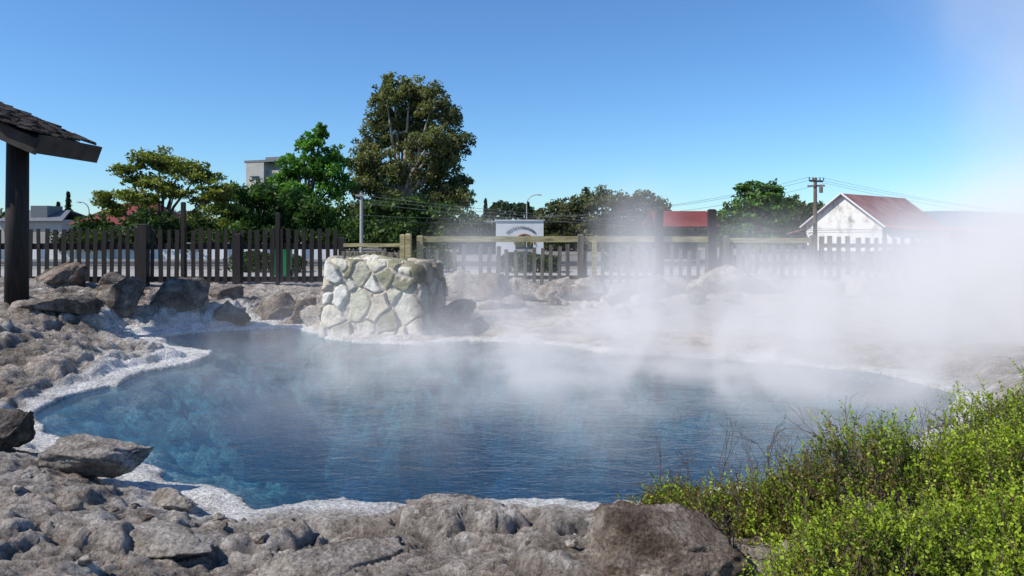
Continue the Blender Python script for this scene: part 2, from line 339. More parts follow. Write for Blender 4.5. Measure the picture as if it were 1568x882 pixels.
for (a, bb, s, sd, mt, rz) in [(-9.6, 18.0, (1.3, .8, .75), 31, M_rock_dark, 0), (-10.9, 18.0, (1.3, .9, .8), 32, M_rock_brown, .3), (-8.2, 15.7, (.8, .5, 1.1), 33, M_rock_dark, .3), (-7.4, 16.4, (1.45, .7, .95), 34, M_rock_dark, .1), (-6.35, 16.5, (1.1, .6, .75), 35, M_rock_dark, -.2),
   (-5.45, 17.0, (1.2, .7, .8), 36, M_rock_brown, .2), (-4.7, 16.8, (.75, .6, .75), 37, M_rock_brown, .5), (-4.2, 16.2, (.9, .6, .65), 38, M_rock_pale, .1), (-1.25, 15.5, (1.0, .8, .8), 39, M_rock_dark, .1), (-.7, 15.2, (.8, .5, .4), 40, M_rock_grey, .1), (-6.7, 17.4, (1.2, .7, .7), 41, M_rock_dark, .1),
   (-8.9, 17.0, (1.2, .8, .7), 42, M_rock_brown, .8), (-6, 12.2, (.55, .4, .22), 47, M_rock_pale, .2), (-6.2, 8.2, (.9, .6, .3), 48, M_rock_grey, .2), (-8.0, 13.4, (1.6, 1., .4), 49, M_rock_dark, .2)]:
    rock(a, bb, s, sd, mt, 4, .35, rz)
r = np.random.default_rng(4); xx = -1.3; k = 50
while xx < 13.5:
    s = r.uniform(.55, 1.05); yy = 17.9-0.02*max(0, xx-6)**2+r.uniform(-.15, .3)
    rock(xx, yy, (s*1.3, s*.8, s*r.uniform(.7, .95)), k, [M_rock_brown, M_rock_grey, M_rock_pale, M_rock_grey][int(r.integers(4))], 4, .22, r.uniform(-.4, .4)); xx += s*r.uniform(.65, .9); k += 1
for j in range(36):
    s = r.uniform(.2, .55); rock(r.uniform(-.8, 12), r.uniform(15.6, 17.5), (s*1.3, s, s*.7), 100+j, [M_rock_pale, M_rock_brown, M_rock_grey][j % 3], 3, .3, r.uniform(0, 3))

# ------------------------------------------------------------------ stone clad block
N = 120; g1 = np.linspace(-1, 1, N); A, B = np.meshgrid(g1, g1); A = A.ravel(); B = B.ravel(); O = np.ones_like(A)
fs = [(A, -O, B), (O, A, B), (-A, O, B), (-O, -A, B), (A, B, O)]
ii = np.arange(N-1)[:, None]*N+np.arange(N-1)[None, :]; FQ = np.stack([ii, ii+1, ii+N+1, ii+N], -1).reshape(-1, 4)
P = np.concatenate([np.stack(q, 1) for q in fs]); F = np.concatenate([FQ+q*N*N for q in range(5)])
core = np.clip(P, -.88, .88); nn = P-core; ln = np.linalg.norm(nn, axis=1, keepdims=True); P = core+nn/np.maximum(ln, 1e-6)*.12; NR = nn/np.maximum(ln, 1e-6)
half = np.array([1.0, .72, .76]); Q = P*half; Q[:, 2] += .74
tz = np.clip(Q[:, 2]/1.5, 0, 1); fl = 1+0.12*(1-tz)**1.5; Q[:, 0] *= fl; Q[:, 1] *= fl
Q[:, 2] += (0.09*fbm(Q*1.7, 3, 77)-0.05*Q[:, 0])*tz
wq = Q/np.array([.36, .36, .40])+0.25*np.stack([fbm(Q*3, 3, 1), fbm(Q*3, 3, 2), fbm(Q*3, 3, 3)], 1)
f1, f2, cid = worley(wq, 71); e = f2-f1; st = sst(.03, .13, e)
hh = _h((cid*9999).astype(int), (cid*777).astype(int), (cid*31).astype(int), 5)
Q += NR*(st*(0.05+0.07*(hh-.5)) + 0.02*fbm(Q*7, 4, 8) + 0.05*fbm(Q*2, 3, 18))[:, None]
pal = np.array([(.84, .77, .61), (.72, .67, .52), (.58, .55, .40), (.82, .74, .58), (.33, .31, .19), (.86, .81, .69), (.66, .57, .43)])
cc = pal[(hh*6.99).astype(int)]*(0.85+.3*cid[:, None]); mort = np.array([.56, .49, .40]); cc = mort*(1-st[:, None])+cc*st[:, None]
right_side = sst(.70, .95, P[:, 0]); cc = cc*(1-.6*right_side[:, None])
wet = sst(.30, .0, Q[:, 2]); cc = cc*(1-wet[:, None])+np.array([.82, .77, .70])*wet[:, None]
R = np.array(Matrix.Rotation(math.radians(-13), 3, 'Z')); Q = Q@R.T+np.array([-2.62, 15.45, 0.0])
m = NT('clad_stone'); at = m.n('ShaderNodeAttribute', attribute_name='Col'); v = m.coord()
c = m.mix(.75, at.outputs['Color'], m.ramp(m.noise(v, 7, 8, .72), [(.32, .55), (.56, 1.12)]), 'MULTIPLY'); M_clad = m.pbr(c, .9, m.bump(m.noise(v, 12, 9, .75), .9, .06))
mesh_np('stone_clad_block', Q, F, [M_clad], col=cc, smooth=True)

# ------------------------------------------------------------------ fences
def fence(name, p0, p1, zt, spacing, width, hp, rails, posts, mats, seed, tilt=.02, zb=None, gaps=0.0, jit=.03):
    r = random.Random(seed); b = MB(); p0 = Vector((*p0, 0)); p1 = Vector((*p1, 0)); d = p1-p0; Ln = d.length; u = d/Ln; n = Vector((-u.y, u.x, 0)); ang = math.atan2(u.y, u.x); t = 0.0
    while t < Ln:
        if r.random() > gaps:
            c = p0+u*t; top = zt+r.uniform(-jit, jit); hgt = hp+r.uniform(-jit, jit)*.5
            b.box((c.x-n.x*.045, c.y-n.y*.045, top-hgt/2), (width*r.uniform(.85, 1.1), .022, hgt), 0, ang+r.uniform(-.03, .03), 0, r.uniform(-tilt, tilt))
        t += spacing*r.uniform(.92, 1.08)
    for (za, hgt, mi) in rails:
        c = (p0+p1)/2; b.box((c.x, c.y, za), (Ln, .05, hgt), mi, ang)
    for (t, top, wd, mi) in posts:
        c = p0+u*t; b.box((c.x-n.x*.02, c.y-n.y*.02, top/2), (wd, wd, top), mi, ang); b.box((c.x-n.x*.02, c.y-n.y*.02, top+.012), (wd*1.04, wd*1.04, .03), mi, ang, taper=.6)
    return b.build(name, mats)
MF = [M_dark_wood, M_dark_wood, M_dark_wood]
fence('picket_fence', (-17, 19.6), (-4.45, 19.6), 2.19, .215, .11, 1.42, [(1.73, .16, 0), (.86, .14, 0)], [(7.25, 2.30, .22, 0), (8.3, 2.88, .10, 0), (9.75, 2.05, .15, 0), (10.8, 2.6, .10, 0), (12.5, 1.95, .16, 0), (4.0, 2.2, .16, 0), (1, 2.2, .16, 0)], MF, 1)
ML = [M_grey_wood, M_lichen_wood, M_dark_wood]
fence('low_rail_fence', (-4.3, 18.9), (-2.6, 18.7), 1.6, .18, .10, .85, [(1.78, .09, 1), (1.55, .08, 1)], [(1.7, 2.05, .14, 1), (1.55, 2.03, .12, 1)], ML, 2)
fence('picket_fence', (-2.35, 18.9), (5.2, 18.9), 1.72, .22, .10, 1.1, [(1.93, .15, 1), (.95, .10, 0)], [(.0, 2.0, .15, 1), (4.1, 2.03, .15, 0), (4.45, 1.9, .12, 1), (6.1, 2.67, .19, 2), (7.45, 2.67, .19, 2)], ML, 3, .04, gaps=.12, jit=.09)
fence('picket_fence', (5.35, 18.9), (7.7, 18.8), 1.78, .22, .12, 1.15, [(1.90, .12, 1), (.95, .10, 0)], [(.1, 2.0, .15, 0), (2.3, 2.0, .15, 0)], ML, 4, .03, gaps=.08)
fence('picket_fence', (7.85, 18.8), (15.5, 17.6), 1.99, .22, .11, 1.42, [(1.77, .10, 0), (.92, .12, 0)], [(3.1, 2.0, .2, 0), (6.0, 2.0, .2, 0)], ML, 5, .02)

# ------------------------------------------------------------------ shelter on the left
sh = empty('timber_shelter')
b = MB(); b.cyl((-9.45, 14.1, .3), (-9.42, 14.1, 4.0), .205, .185, 14)
b.cyl((-13.2, 14.1, .3), (-13.2, 14.1, 5), .2, .19, 14)
b.build('posts', [M_dark_wood], sh, True)
def roofline(x): return 3.86-(x+8.45)*0.44
AN = math.atan(.44)
b = MB()
for yy in (13.35, 14.1, 14.75):
    b.cyl((-13, yy, roofline(-13)-.17), (-8.62, yy, roofline(-8.62)-.15), .08, .075, 8)
b.slab([(-13, 13.15, roofline(-13)-.04), (-8.45, 13.15, roofline(-8.45)-.04), (-8.45, 14.95, roofline(-8.45)-.04), (-13, 14.95, roofline(-13)-.04)], .06)
b.build('rafters', [M_dark_wood], sh)
b = MB(); b.box((-8.40, 14.05, 3.70), (.05, 1.95, .34), 0, 0, 0, .35); b.box((-10.5, 13.10, roofline(-10.5)-.20), (4.6, .05, .28), 0, 0, 0, AN)
b.build('fascia_boards', [simple('weathered_fascia', (.05, .038, .03), .8, .4, 3)], sh)
b = MB(); rr = random.Random(9)
for i in range(25):
    xx = -13.1+i*.19
    for j in range(14):
        yy = 13.0+j*.15; b.box((xx+rr.uniform(-.04, .04), yy+rr.uniform(-.03, .03), roofline(xx)+.04+rr.uniform(0, .04)), (.28, .16, .04), 0, rr.uniform(-.15, .15), rr.uniform(-.1, .1), AN-.08+rr.uniform(-.08, .1))
b.build('bark_shingles', [M_shingle], sh)

# ------------------------------------------------------------------ trees
def quads(c, size, orient_up, r, asp=.55):
    n = len(c); nrm = r.normal(size=(n, 3)); nrm /= np.linalg.norm(nrm, axis=1, keepdims=True); nrm += np.array([0, 0, orient_up]); nrm /= np.linalg.norm(nrm, axis=1, keepdims=True)
    t = np.cross(nrm, r.normal(size=(n, 3))); t /= np.linalg.norm(t, axis=1, keepdims=True); bt = np.cross(nrm, t); s = size*r.uniform(.6, 1.3, size=(n, 1))
    V = np.stack([c-t*s, c+bt*s*asp, c+t*s, c-bt*s*asp], 1).reshape(-1, 3); return V, np.arange(4*n).reshape(n, 4)
def tree(name, base, unit, blobs, leaf, per_m2, cols, seed, trunk_r=.3, bark=None, depth=.9, up=.25, sub=.34, fork=.35, flat=.9, zb=.5, fill=1.0, dh=0):
    """blobs: (dx, h, rx, rz) in units above ground at base"""
    r = np.random.default_rng(seed); bx, by = base; e = empty(name); bark = bark or M_bark
    C = []; K = []; lim = MB(); top = (dh+max(bb[1] for bb in blobs))*unit
    fz = zb+top*fork; lim.tube([(bx, by, zb-.2), (bx+.1*trunk_r, by, zb+top*fork*.5), (bx+r.normal()*.2*trunk_r, by, fz)], [trunk_r*1.25, trunk_r, trunk_r*.8], 10)
    for (dx, h, rx, rz) in blobs:
        cx = bx+dx*unit; cz = zb+(h+dh)*unit; rx_, rz_ = rx*unit, rz*unit; ry = rx_*depth; cy = by+r.uniform(-.8, .8)*rx_
        mid = (bx*.5+cx*.5+r.normal()*.1*rx_, (by+cy)/2, max(fz*.5+cz*.5-.1*rx_, fz)); z0 = min(fz, cz-.2*rz_)
        lim.tube([(bx, by, z0), mid if cz > fz else ((bx+cx)/2, (by+cy)/2, (z0+cz)/2), (cx, cy, cz)], [trunk_r*.5, trunk_r*.33, trunk_r*.12], 6)
        nsub = int(26*fill*(.34/sub)**2)
        for s in range(nsub):
            dv = r.normal(size=3); dv /= np.linalg.norm(dv); dv[2] = dv[2]*.9+.08; rad = r.uniform(.35, 1.05)
            sc = np.array([cx+dv[0]*rx_*rad, cy+dv[1]*ry*rad, cz+dv[2]*rz_*rad]); sr = np.array([rx_, ry, max(rz_, rx_*.6)*flat])*sub*r.uniform(.5, 1.2)
            if s % 4 == 0: lim.tube([(cx, cy, cz), tuple(sc)], [trunk_r*.1, trunk_r*.03], 4)
            n = int(per_m2*2.6*(sr[0]*sr[1]*4+sr[0]*sr[2]*4)); n = max(n, 14)
            q = r.normal(size=(n, 3)); q /= np.linalg.norm(q, axis=1, keepdims=True); q *= (r.uniform(.05, 1.4, size=(n, 1))**.6)
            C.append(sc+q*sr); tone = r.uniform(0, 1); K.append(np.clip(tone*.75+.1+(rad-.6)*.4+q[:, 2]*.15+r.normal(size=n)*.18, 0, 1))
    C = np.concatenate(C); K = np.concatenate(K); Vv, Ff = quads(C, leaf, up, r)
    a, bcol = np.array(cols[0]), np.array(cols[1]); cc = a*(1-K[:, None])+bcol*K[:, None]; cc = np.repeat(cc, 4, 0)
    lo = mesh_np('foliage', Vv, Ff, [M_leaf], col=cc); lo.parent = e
    lim.build('trunk_and_limbs', [bark], e, True); return len(Ff)
tree('eucalyptus_tree', (-9.0, 60), .053, [(-14, 242, 20, 16), (-22, 218, 28, 24), (14, 222, 36, 26), (50, 210, 36, 28), (22, 188, 40, 30), (-28, 184, 38, 30), (76, 178, 30, 30), (-48, 148, 34, 30), (0, 152, 40, 30), (46, 145, 40, 30), (90, 146, 26, 24), (-22, 110, 44, 32), (-52, 112, 32, 30), (90, 88, 26, 24), (30, 105, 42, 30), (64, 116, 30, 24), (84, 62, 30, 20), (60, 64, 38, 28), (10, 60, 46, 30), (-40, 66, 42, 34), (-60, 35, 34, 30), (30, 25, 50, 24)],
   .13, 22, ((.028, .042, .018), (.26, .27, .10)), 1, .42, M_bark_pale, sub=.28, fork=.3, flat=1.0, up=.1, dh=14, fill=1.0)
tree('plane_tree', (-15.2, 55), .0486, [(22, 182, 13, 14), (-8, 162, 16, 14), (12, 164, 20, 18), (40, 140, 24, 22), (-14, 132, 30, 22), (12, 125, 34, 24), (-38, 110, 22, 20), (40, 105, 34, 28), (-20, 85, 36, 26), (10, 62, 40, 28)],
   .15, 17, ((.03, .08, .014), (.17, .36, .05)), 2, .3, sub=.28)
tree('dense_broadleaf_tree', (-17.0, 50), .0442, [(-20, 85, 40, 26), (-50, 60, 40, 26), (20, 78, 40, 32), (50, 68, 40, 32), (80, 54, 36, 32), (-60, 28, 40, 26), (-15, 35, 44, 28), (30, 30, 44, 28), (70, 25, 44, 28), (105, 30, 34, 28), (140, 26, 34, 24), (175, 18, 34, 20), (120, 55, 30, 28), (205, 16, 30, 14)],
   .14, 16, ((.012, .032, .009), (.09, .18, .035)), 3, .3, sub=.32)
tree('broadleaf_tree', (-6.4, 48), .0424, [(-50, 62, 40, 24), (-10, 72, 38, 24), (30, 62, 38, 22), (65, 50, 34, 18), (90, 42, 28, 14), (-60, 35, 44, 22), (0, 35, 50, 24), (60, 28, 44, 20)],
   .14, 15, ((.015, .032, .01), (.10, .17, .04)), 33, .25, sub=.32)
tree('spreading_acacia_tree', (-21.4, 45), .04, [(-5, 122, 40, 16), (-45, 105, 26, 12), (20, 112, 38, 16), (60, 98, 36, 16), (-30, 90, 28, 12), (5, 85, 30, 13), (-82, 60, 30, 14), (-55, 68, 30, 14), (92, 75, 30, 15), (70, 65, 34, 15), (100, 50, 26, 14), (30, 72, 30, 13), (-20, 62, 30, 12), (-62, 45, 26, 12), (80, 30, 40, 20)],
   .11, 21, ((.025, .045, .01), (.30, .33, .06)), 4, .24, sub=.32, flat=.8, fork=.25, fill=1.0, dh=24)
tree('dark_shrub', (-21, 40), .0353, [(-60, 28, 30, 18), (-20, 38, 34, 22), (20, 36, 34, 24), (55, 46, 34, 24), (80, 32, 30, 20), (110, 36, 30, 22), (0, 18, 50, 18), (60, 18, 50, 18), (-60, 12, 40, 16), (120, 12, 40, 18)],
   .12, 16, ((.012, .028, .009), (.07, .12, .025)), 5, .15, sub=.34, dh=14)
tree('pohutukawa_tree', (5.2, 55), .0486, [(-45, 52, 34, 17), (-25, 70, 30, 17), (20, 84, 28, 15), (35, 74, 36, 19), (-5, 66, 36, 18), (60, 72, 32, 18), (92, 78, 28, 14), (107, 66, 26, 17), (-60, 40, 30, 18), (0, 42, 44, 24), (50, 42, 44, 24), (95, 46, 36, 22), (20, 20, 70, 20), (110, 22, 34, 20), (-50, 18, 34, 18)],
   .14, 15, ((.024, .03, .015), (.19, .20, .09)), 6, .3, sub=.3)
tree('maple_tree', (16.6, 50), .0442, [(-10, 98, 24, 16), (18, 95, 24, 16), (0, 80, 40, 20), (30, 70, 26, 20), (-32, 62, 26, 18), (10, 52, 40, 22), (-20, 40, 36, 20), (35, 40, 28, 20), (0, 20, 50, 20)],
   .14, 16, ((.025, .06, .012), (.15, .28, .055)), 7, .22, sub=.3)
tree('hedge_tree', (24, 62), .055, [(-40, 55, 30, 18), (-10, 62, 30, 18), (15, 56, 24, 16), (-60, 38, 30, 16), (0, 40, 50, 20), (-100, 35, 30, 14), (-20, 15, 70, 18), (-90, 15, 40, 16)],
   .18, 12, ((.02, .035, .014), (.11, .15, .05)), 8, .2, sub=.34)
for (bx, by, s) in [(-39, 65, .9), (-40.5, 66, .7), (-2.5, 70, .8), (1.55, 72, .75)]:
    r = np.random.default_rng(int(by)); e = empty('norfolk_pine_tree'); H = 4.3*s+1.0; n = 3200; t = r.uniform(0.02, 1, n); lvl = np.clip(t+r.normal(size=n)*.02, 0, 1); a = r.uniform(0, 2*math.pi, n); rad = (1-lvl)*.95*s*r.uniform(0, 1, n)**.5*(.75+.25*np.sin(lvl*60))
    c = np.stack([bx+np.cos(a)*rad, by+np.sin(a)*rad, .5+lvl*H+rad*.2], 1)+r.normal(size=(n, 3))*.05; Vv, Ff = quads(c, .10, .2, r)
    o = mesh_np('foliage', Vv, Ff, [M_leaf], col=np.tile((.025, .05, .02), (len(Vv), 1))); o.parent = e
    b = MB(); b.cyl((bx, by, .3), (bx, by, .5+H), .12, .02, 7); b.build('trunk', [M_bark], e)
r = np.random.default_rng(77); n = 60000; tx = r.uniform(-120, 150, n); hh = 2.2+1.6*vnoise(np.stack([tx*.12, tx*0, tx*0], 1), 5)+1.0*vnoise(np.stack([tx*.5, tx*0, tx*0], 1), 6)
c = np.stack([tx, r.uniform(92, 100, n), .5+hh*r.uniform(0, 1, n)**.6*1.15], 1); Vv, Ff = quads(c, .35, .4, r); kk = np.repeat(r.uniform(0, 1, n), 4)[:, None]
mesh_np('distant_trees', Vv, Ff, [M_leaf], col=np.array((.02, .035, .018))*(1-kk)+np.array((.07, .10, .045))*kk)
hx = np.linspace(-900, 1400, 240); hy = np.linspace(850, 1500, 26); HX, HY = np.meshgrid(hx, hy); a = HX.ravel(); bb = HY.ravel()
prof = 26*np.exp(-((a-660)/150)**2)+14*np.exp(-((a-1000)/200)**2)+3+4*fbm(p3(a, bb, .006), 5, 3)
hz = prof*np.sin(np.clip((bb-850)/650, 0, 1)*math.pi)**.6-2
i = np.arange(25)[:, None]*240+np.arange(239)[None, :]; F = np.stack([i, i+1, i+241, i+240], -1).reshape(-1, 4)
mesh_np('hills', np.stack([a, bb, hz], 1), F, [simple('hazy_hill_forest', (.10, .17, .22), .95, .2, .02)], smooth=True)  # bluish distance haze is painted into the hill base colour

# ------------------------------------------------------------------ buildings
e = empty('white_cottage'); A0 = Vector((24.6, 55, 0)); u = Vector((.73, .68, 0)).normalized(); n = Vector((.68, -.73, 0)).normalized(); W = 2.8; Lh = 12.2; ze = 2.5; zr = 4.75
def PT(a, c, z): return A0+u*a+n*c+Vector((0, 0, z))
b = MB(); b.face([PT(0, -W, 0), PT(0, W, 0), PT(0, W, ze), PT(0, 0, zr), PT(0, -W, ze)]); b.face([PT(0, W, 0), PT(Lh, W, 0), PT(Lh, W, ze), PT(0, W, ze)]); b.face([PT(Lh, -W, 0), PT(0, -W, 0), PT(0, -W, ze), PT(Lh, -W, ze)]); b.face([PT(Lh, W, 0), PT(Lh, -W, 0), PT(Lh, -W, ze), PT(Lh, 0, zr), PT(Lh, W, ze)])
b.build('walls', [M_peel], e)
b = MB(); s = .3; sl = (zr-ze)/W
b.slab([PT(-s, W+s, ze-s*sl+.03), PT(Lh+s, W+s, ze-s*sl+.03), PT(Lh+s, 0, zr+.06), PT(-s, 0, zr+.06)], .06); b.slab([PT(-s, 0, zr+.06), PT(Lh+s, 0, zr+.06), PT(Lh+s, -W-s, ze-s*sl+.03), PT(-s, -W-s, ze-s*sl+.03)], .06)
b.slab([PT(-s, W+3.6, 2.05), PT(Lh+5, W+3.6, 1.85), PT(Lh+5, W+.05, 2.42), PT(-s, W+.05, 2.42)], .05)
b.slab([PT(-s-.3, -W-2.2, 1.5), PT(-s-.3, -W-.1, 2.1), PT(3, -W-.1, 2.1), PT(3, -W-2.2, 1.5)][::-1], .05)
b.build('roof', [M_rust], e)
b = MB(); b.slab([PT(.4, W+3.3, 0), PT(Lh+4.6, W+3.3, 0), PT(Lh+4.6, W+3.3, 1.83), PT(.4, W+3.3, 2.0)], .1); b.slab([PT(.4, W+.1, 0), PT(.4, W+3.2, 0), PT(.4, W+3.2, 2.0), PT(.4, W+.1, 2.38)], .1)
b.build('lean_to_walls', [M_white], e)
b = MB()
for t in (3, 6.5, 10.5, 14): b.slab([PT(t, W+3.42, .75), PT(t+1.1, W+3.42, .75), PT(t+1.1, W+3.42, 1.6), PT(t, W+3.42, 1.6)], .03)
b.build('windows', [M_dkglass], e)
b = MB(); b.tube([PT(-.33, W+.33, ze-.22), PT(-.33, 0, zr+.05), PT(-.33, -W-.33, ze-.22)], [.07, .07, .07], 4); b.build('bargeboards', [M_white], e)
e = empty('red_roofed_pavilion'); b = MB(); b.slab([(6.6, 34, 2.3), (9.5, 34, 2.3), (9.4, 35.8, 3.05), (6.75, 35.8, 3.05)], .06); b.slab([(6.75, 35.8, 3.05), (9.4, 35.8, 3.05), (9.5, 37.6, 2.3), (6.6, 37.6, 2.3)], .06); b.build('roof', [M_redroof], e)
b = MB()
for px_, py_ in ((6.8, 34.2), (9.3, 34.2), (6.8, 37.4), (9.3, 37.4)): b.cyl((px_, py_, .4), (px_, py_, 2.32), .09, .09, 8)
b.box((8.05, 37.3, 1.3), (2.5, .1, 1.5)); b.build('posts', [M_dark_wood], e)
e = empty('white_arched_gateway'); b = MB()
N_ = 14; cx = .75; y0 = 45; R0 = .55; z0 = 1.25; xl, xr, zt = -.98, 1.92, 2.68
L1 = [(xl, .4), (cx-R0, .4), (cx-R0, z0), (xl, z0)]; L2 = [(cx+R0, .4), (xr, .4), (xr, z0), (cx+R0, z0)]
for q in (L1, L2): b.slab([(p[0], y0, p[1]) for p in q], .3)
for k in range(N_):
    a0, a1 = math.pi*k/N_, math.pi*(k+1)/N_; q0 = (cx-R0*math.cos(a0), z0+R0*math.sin(a0)); q1 = (cx-R0*math.cos(a1), z0+R0*math.sin(a1))
    xo0 = xl+(xr-xl)*k/N_; xo1 = xl+(xr-xl)*(k+1)/N_
    b.slab([(q0[0], y0, q0[1]), (q1[0], y0, q1[1]), (xo1, y0, zt), (xo0, y0, zt)], .3)
b.face([(xl, y0, z0), (cx-R0, y0, z0), (xl, y0, zt)]); b.face([(cx+R0, y0, z0), (xr, y0, z0), (xr, y0, zt)])
b.box(((xl+xr)/2, y0+.15, zt+.03), (xr-xl+.16, .42, .07)); b.build('wall', [M_white], e)
b = MB(); b.tube([(cx-(R0+.06)*math.cos(math.pi*k/N_), y0-.03, z0+(R0+.06)*math.sin(math.pi*k/N_)) for k in range(N_+1)], [.04]*(N_+1), 6); b.build('arch_trim', [M_orange], e)
txt = 'WHAKAREWAREWA'
for k, ch in enumerate(txt):
    a = math.radians(145-110*k/(len(txt)-1)); cu = bpy.data.curves.new('letter_%d' % k, 'FONT'); cu.body = ch; cu.size = .19; cu.align_x = 'CENTER'; cu.extrude = .01; cu.materials.append(M_black)
    o = bpy.data.objects.new('letter_%d' % k, cu); o.location = (cx-.2+.95*math.cos(a), y0-.03, z0+.25+.72*math.sin(a)); o.rotation_euler = (math.radians(90), (math.pi/2-a)*.6, 0); COL.objects.link(o); o.parent = e
b = MB(); b.box((-2.2, 50, 1.5), (2.6, 3, 2.2), 0); b.box((-2.2, 50, 2.66), (2.9, 3.4, .12), 1); b.box((-2.2, 48.48, 1.9), (2.2, .06, .5), 2); b.build('flat_roofed_shop', [M_greyroof, M_metal, M_dkglass])
e = empty('concrete_tower_building'); b = MB(); bx = -40.3
b.box((bx, 120, 6.3), (3.6, 4, 13.0), 0, -.4); b.box((bx+3.4, 119.5, 5.8), (3.8, 4, 11.6), 0, -.4); b.box((bx+1.6, 119.8, 12.95), (7.4, 5.0, .35), 1, -.4); b.box((bx+2.6, 120, 13.4), (3.2, 3, .6), 1, -.4)
for k in range(6): b.box((bx+3.1, 117.5, 1.5+k*1.8), (2.6, .3, .8), 2, -.4); b.box((bx-.8, 117.95, 1.5+k*1.8), (1.6, .3, .12), 2, -.4)
b.build('tower', [M_conc, M_greyroof, M_dkglass], e)
e = empty('red_roofed_house'); b = MB(); b.box((-26.3, 52, 1.45), (5.6, 5, 2.2), 0); b.build('walls', [M_white], e)
b = MB(); b.slab([(-29.5, 49.0, 2.5), (-23.1, 49.0, 2.5), (-24.8, 52, 3.95), (-27.6, 52, 3.95)], .08); b.slab([(-27.6, 52, 3.95), (-24.8, 52, 3.95), (-23.1, 55, 2.5), (-29.5, 55, 2.5)], .08); b.slab([(-23.1, 49, 2.5), (-23.1, 55, 2.5), (-24.8, 52, 3.95)], .08); b.slab([(-29.5, 55, 2.5), (-29.5, 49, 2.5), (-27.6, 52, 3.95)], .08); b.build('roof', [M_redroof], e)
b = MB(); [b.box((xq, 49.48, 1.7), (1.0, .06, .9)) for xq in (-28, -26.3, -24.6)]; b.build('windows', [M_dkglass], e)
e = empty('grey_house'); b = MB(); b.box((-37.5, 60, 1.6), (5, 5, 2.6), 0); b.box((-37.1, 59, 3.4), (1.3, 2, 1.2), 1); b.build('walls', [M_conc, M_greyroof], e)
b = MB(); b.slab([(-40.2, 57.2, 2.8), (-34.8, 57.2, 2.8), (-35.8, 60, 3.7), (-39.2, 60, 3.7)], .08); b.slab([(-39.2, 60, 3.7), (-35.8, 60, 3.7), (-34.8, 62.8, 2.8), (-40.2, 62.8, 2.8)], .08); b.build('roof', [M_greyroof], e)
# ------------------------------------------------------------------ road / pavement
b = MB(); b.face([(-80, 30, .556), (80, 30, .556), (80, 37, .556), (-80, 37, .556)]); b.build('road', [M_asphalt])
b = MB(); b.box((0, 29.9, .60), (160, .16, .13)); b.box((0, 37.1, .60), (160, .16, .13)); b.build('kerb', [M_conc])
b = MB(); b.face([(-80, 23.2, .556), (80, 23.2, .556), (80, 29.8, .556), (-80, 29.8, .556)]); b.build('pavement', [M_pave])
b = MB()
for k in range(-14, 15): b.face([(k*5, 33.45, .561), (k*5+2.4, 33.45, .561), (k*5+2.4, 33.57, .561), (k*5, 33.57, .561)])
b.build('road_markings', [M_white])
b = MB(); b.box((-20, 39, .9), (22, .15, .8), 0); [b.box((-31+k*2, 38.9, .95), (.22, .22, 1.0), 0) for k in range(12)]; b.build('white_garden_wall', [M_white])
e = empty('wheelie_bin'); b = MB(); b.box((-7.75, 25, 1.05), (.42, .5, .85), 0, 0, taper=1.15); b.box((-7.75, 25, 1.52), (.54, .6, .09), 0, 0, .06); b.cyl((-8.02, 25.25, .68), (-7.48, 25.25, .68), .11, .11, 12, 1); b.build('body', [M_greenp, M_black], e)
r = np.random.default_rng(88); n = 26000; tx = r.uniform(-16, 20, n); hh = .45+.5*vnoise(np.stack([tx*.7, tx*0, tx*0], 1), 15); keep = hh > .42; tx = tx[keep]; hh = hh[keep]; n = len(tx)
c = np.stack([tx, 28+r.normal(size=n)*.35, .55+hh*r.uniform(0, 1, n)**.7*1.3], 1); Vv, Ff = quads(c, .08, .3, r); kk = np.repeat(r.uniform(0, 1, n), 4)[:, None]
mesh_np('verge_shrubs', Vv, Ff, [M_leaf], col=np.array((.015, .03, .01))*(1-kk)+np.array((.09, .14, .035))*kk)
# ------------------------------------------------------------------ poles, lamps, wires
def cable(b, p, q, sag, r=.018):
    pts = [(p[0]+(q[0]-p[0])*t, p[1]+(q[1]-p[1])*t, p[2]+(q[2]-p[2])*t-sag*4*t*(1-t)) for t in np.linspace(0, 1, 13)]; b.tube(pts, [r]*13, 4)
e = empty('power_pole'); b = MB(); b.cyl((20.5, 50, .4), (20.5, 50, 5.65), .15, .11, 10); b.box((20.5, 49.85, 5.4), (1.3, .10, .12), 0, .5); b.box((20.5, 49.85, 5.08), (1.1, .10, .12), 0, -.5)
b.cyl((20.72, 49.6, 4.6), (20.72, 49.6, 5.0), .13, .13, 8)
for dx in (-.6, -.3, .3, .6): b.cyl((20.5+dx, 49.8+dx*.5, 5.45), (20.5+dx, 49.8+dx*.5, 5.65), .05, .04, 6)
b.build('pole', [simple('pole_timber', (.18, .14, .11), .8)], e)
b = MB()
for dx, dz in ((-.6, 0), (.3, 0), (.6, -.4)):
    cable(b, (20.5+dx, 49.8, 5.65+dz), (-8, 38, 2.9+dz*.6), 1.1, .009); cable(b, (20.5+dx, 49.8, 5.65+dz), (60, 60, 3.0+dz), 1.2, .008)
for dz in (0, .18, .4): cable(b, (-7.94, 39, 3.95-dz), (24, 39, 2.15-dz*.3), .55, .010)
b.build('power_lines', [simple('cable_grey', (.14, .14, .14), .6)])
e = empty('utility_pole'); b = MB(); b.cyl((-7.94, 39, .4), (-7.94, 39, 4.1), .10, .08, 10); b.box((-7.94, 38.9, 3.95), (.6, .08, .09)); b.build('pole', [M_conc], e)
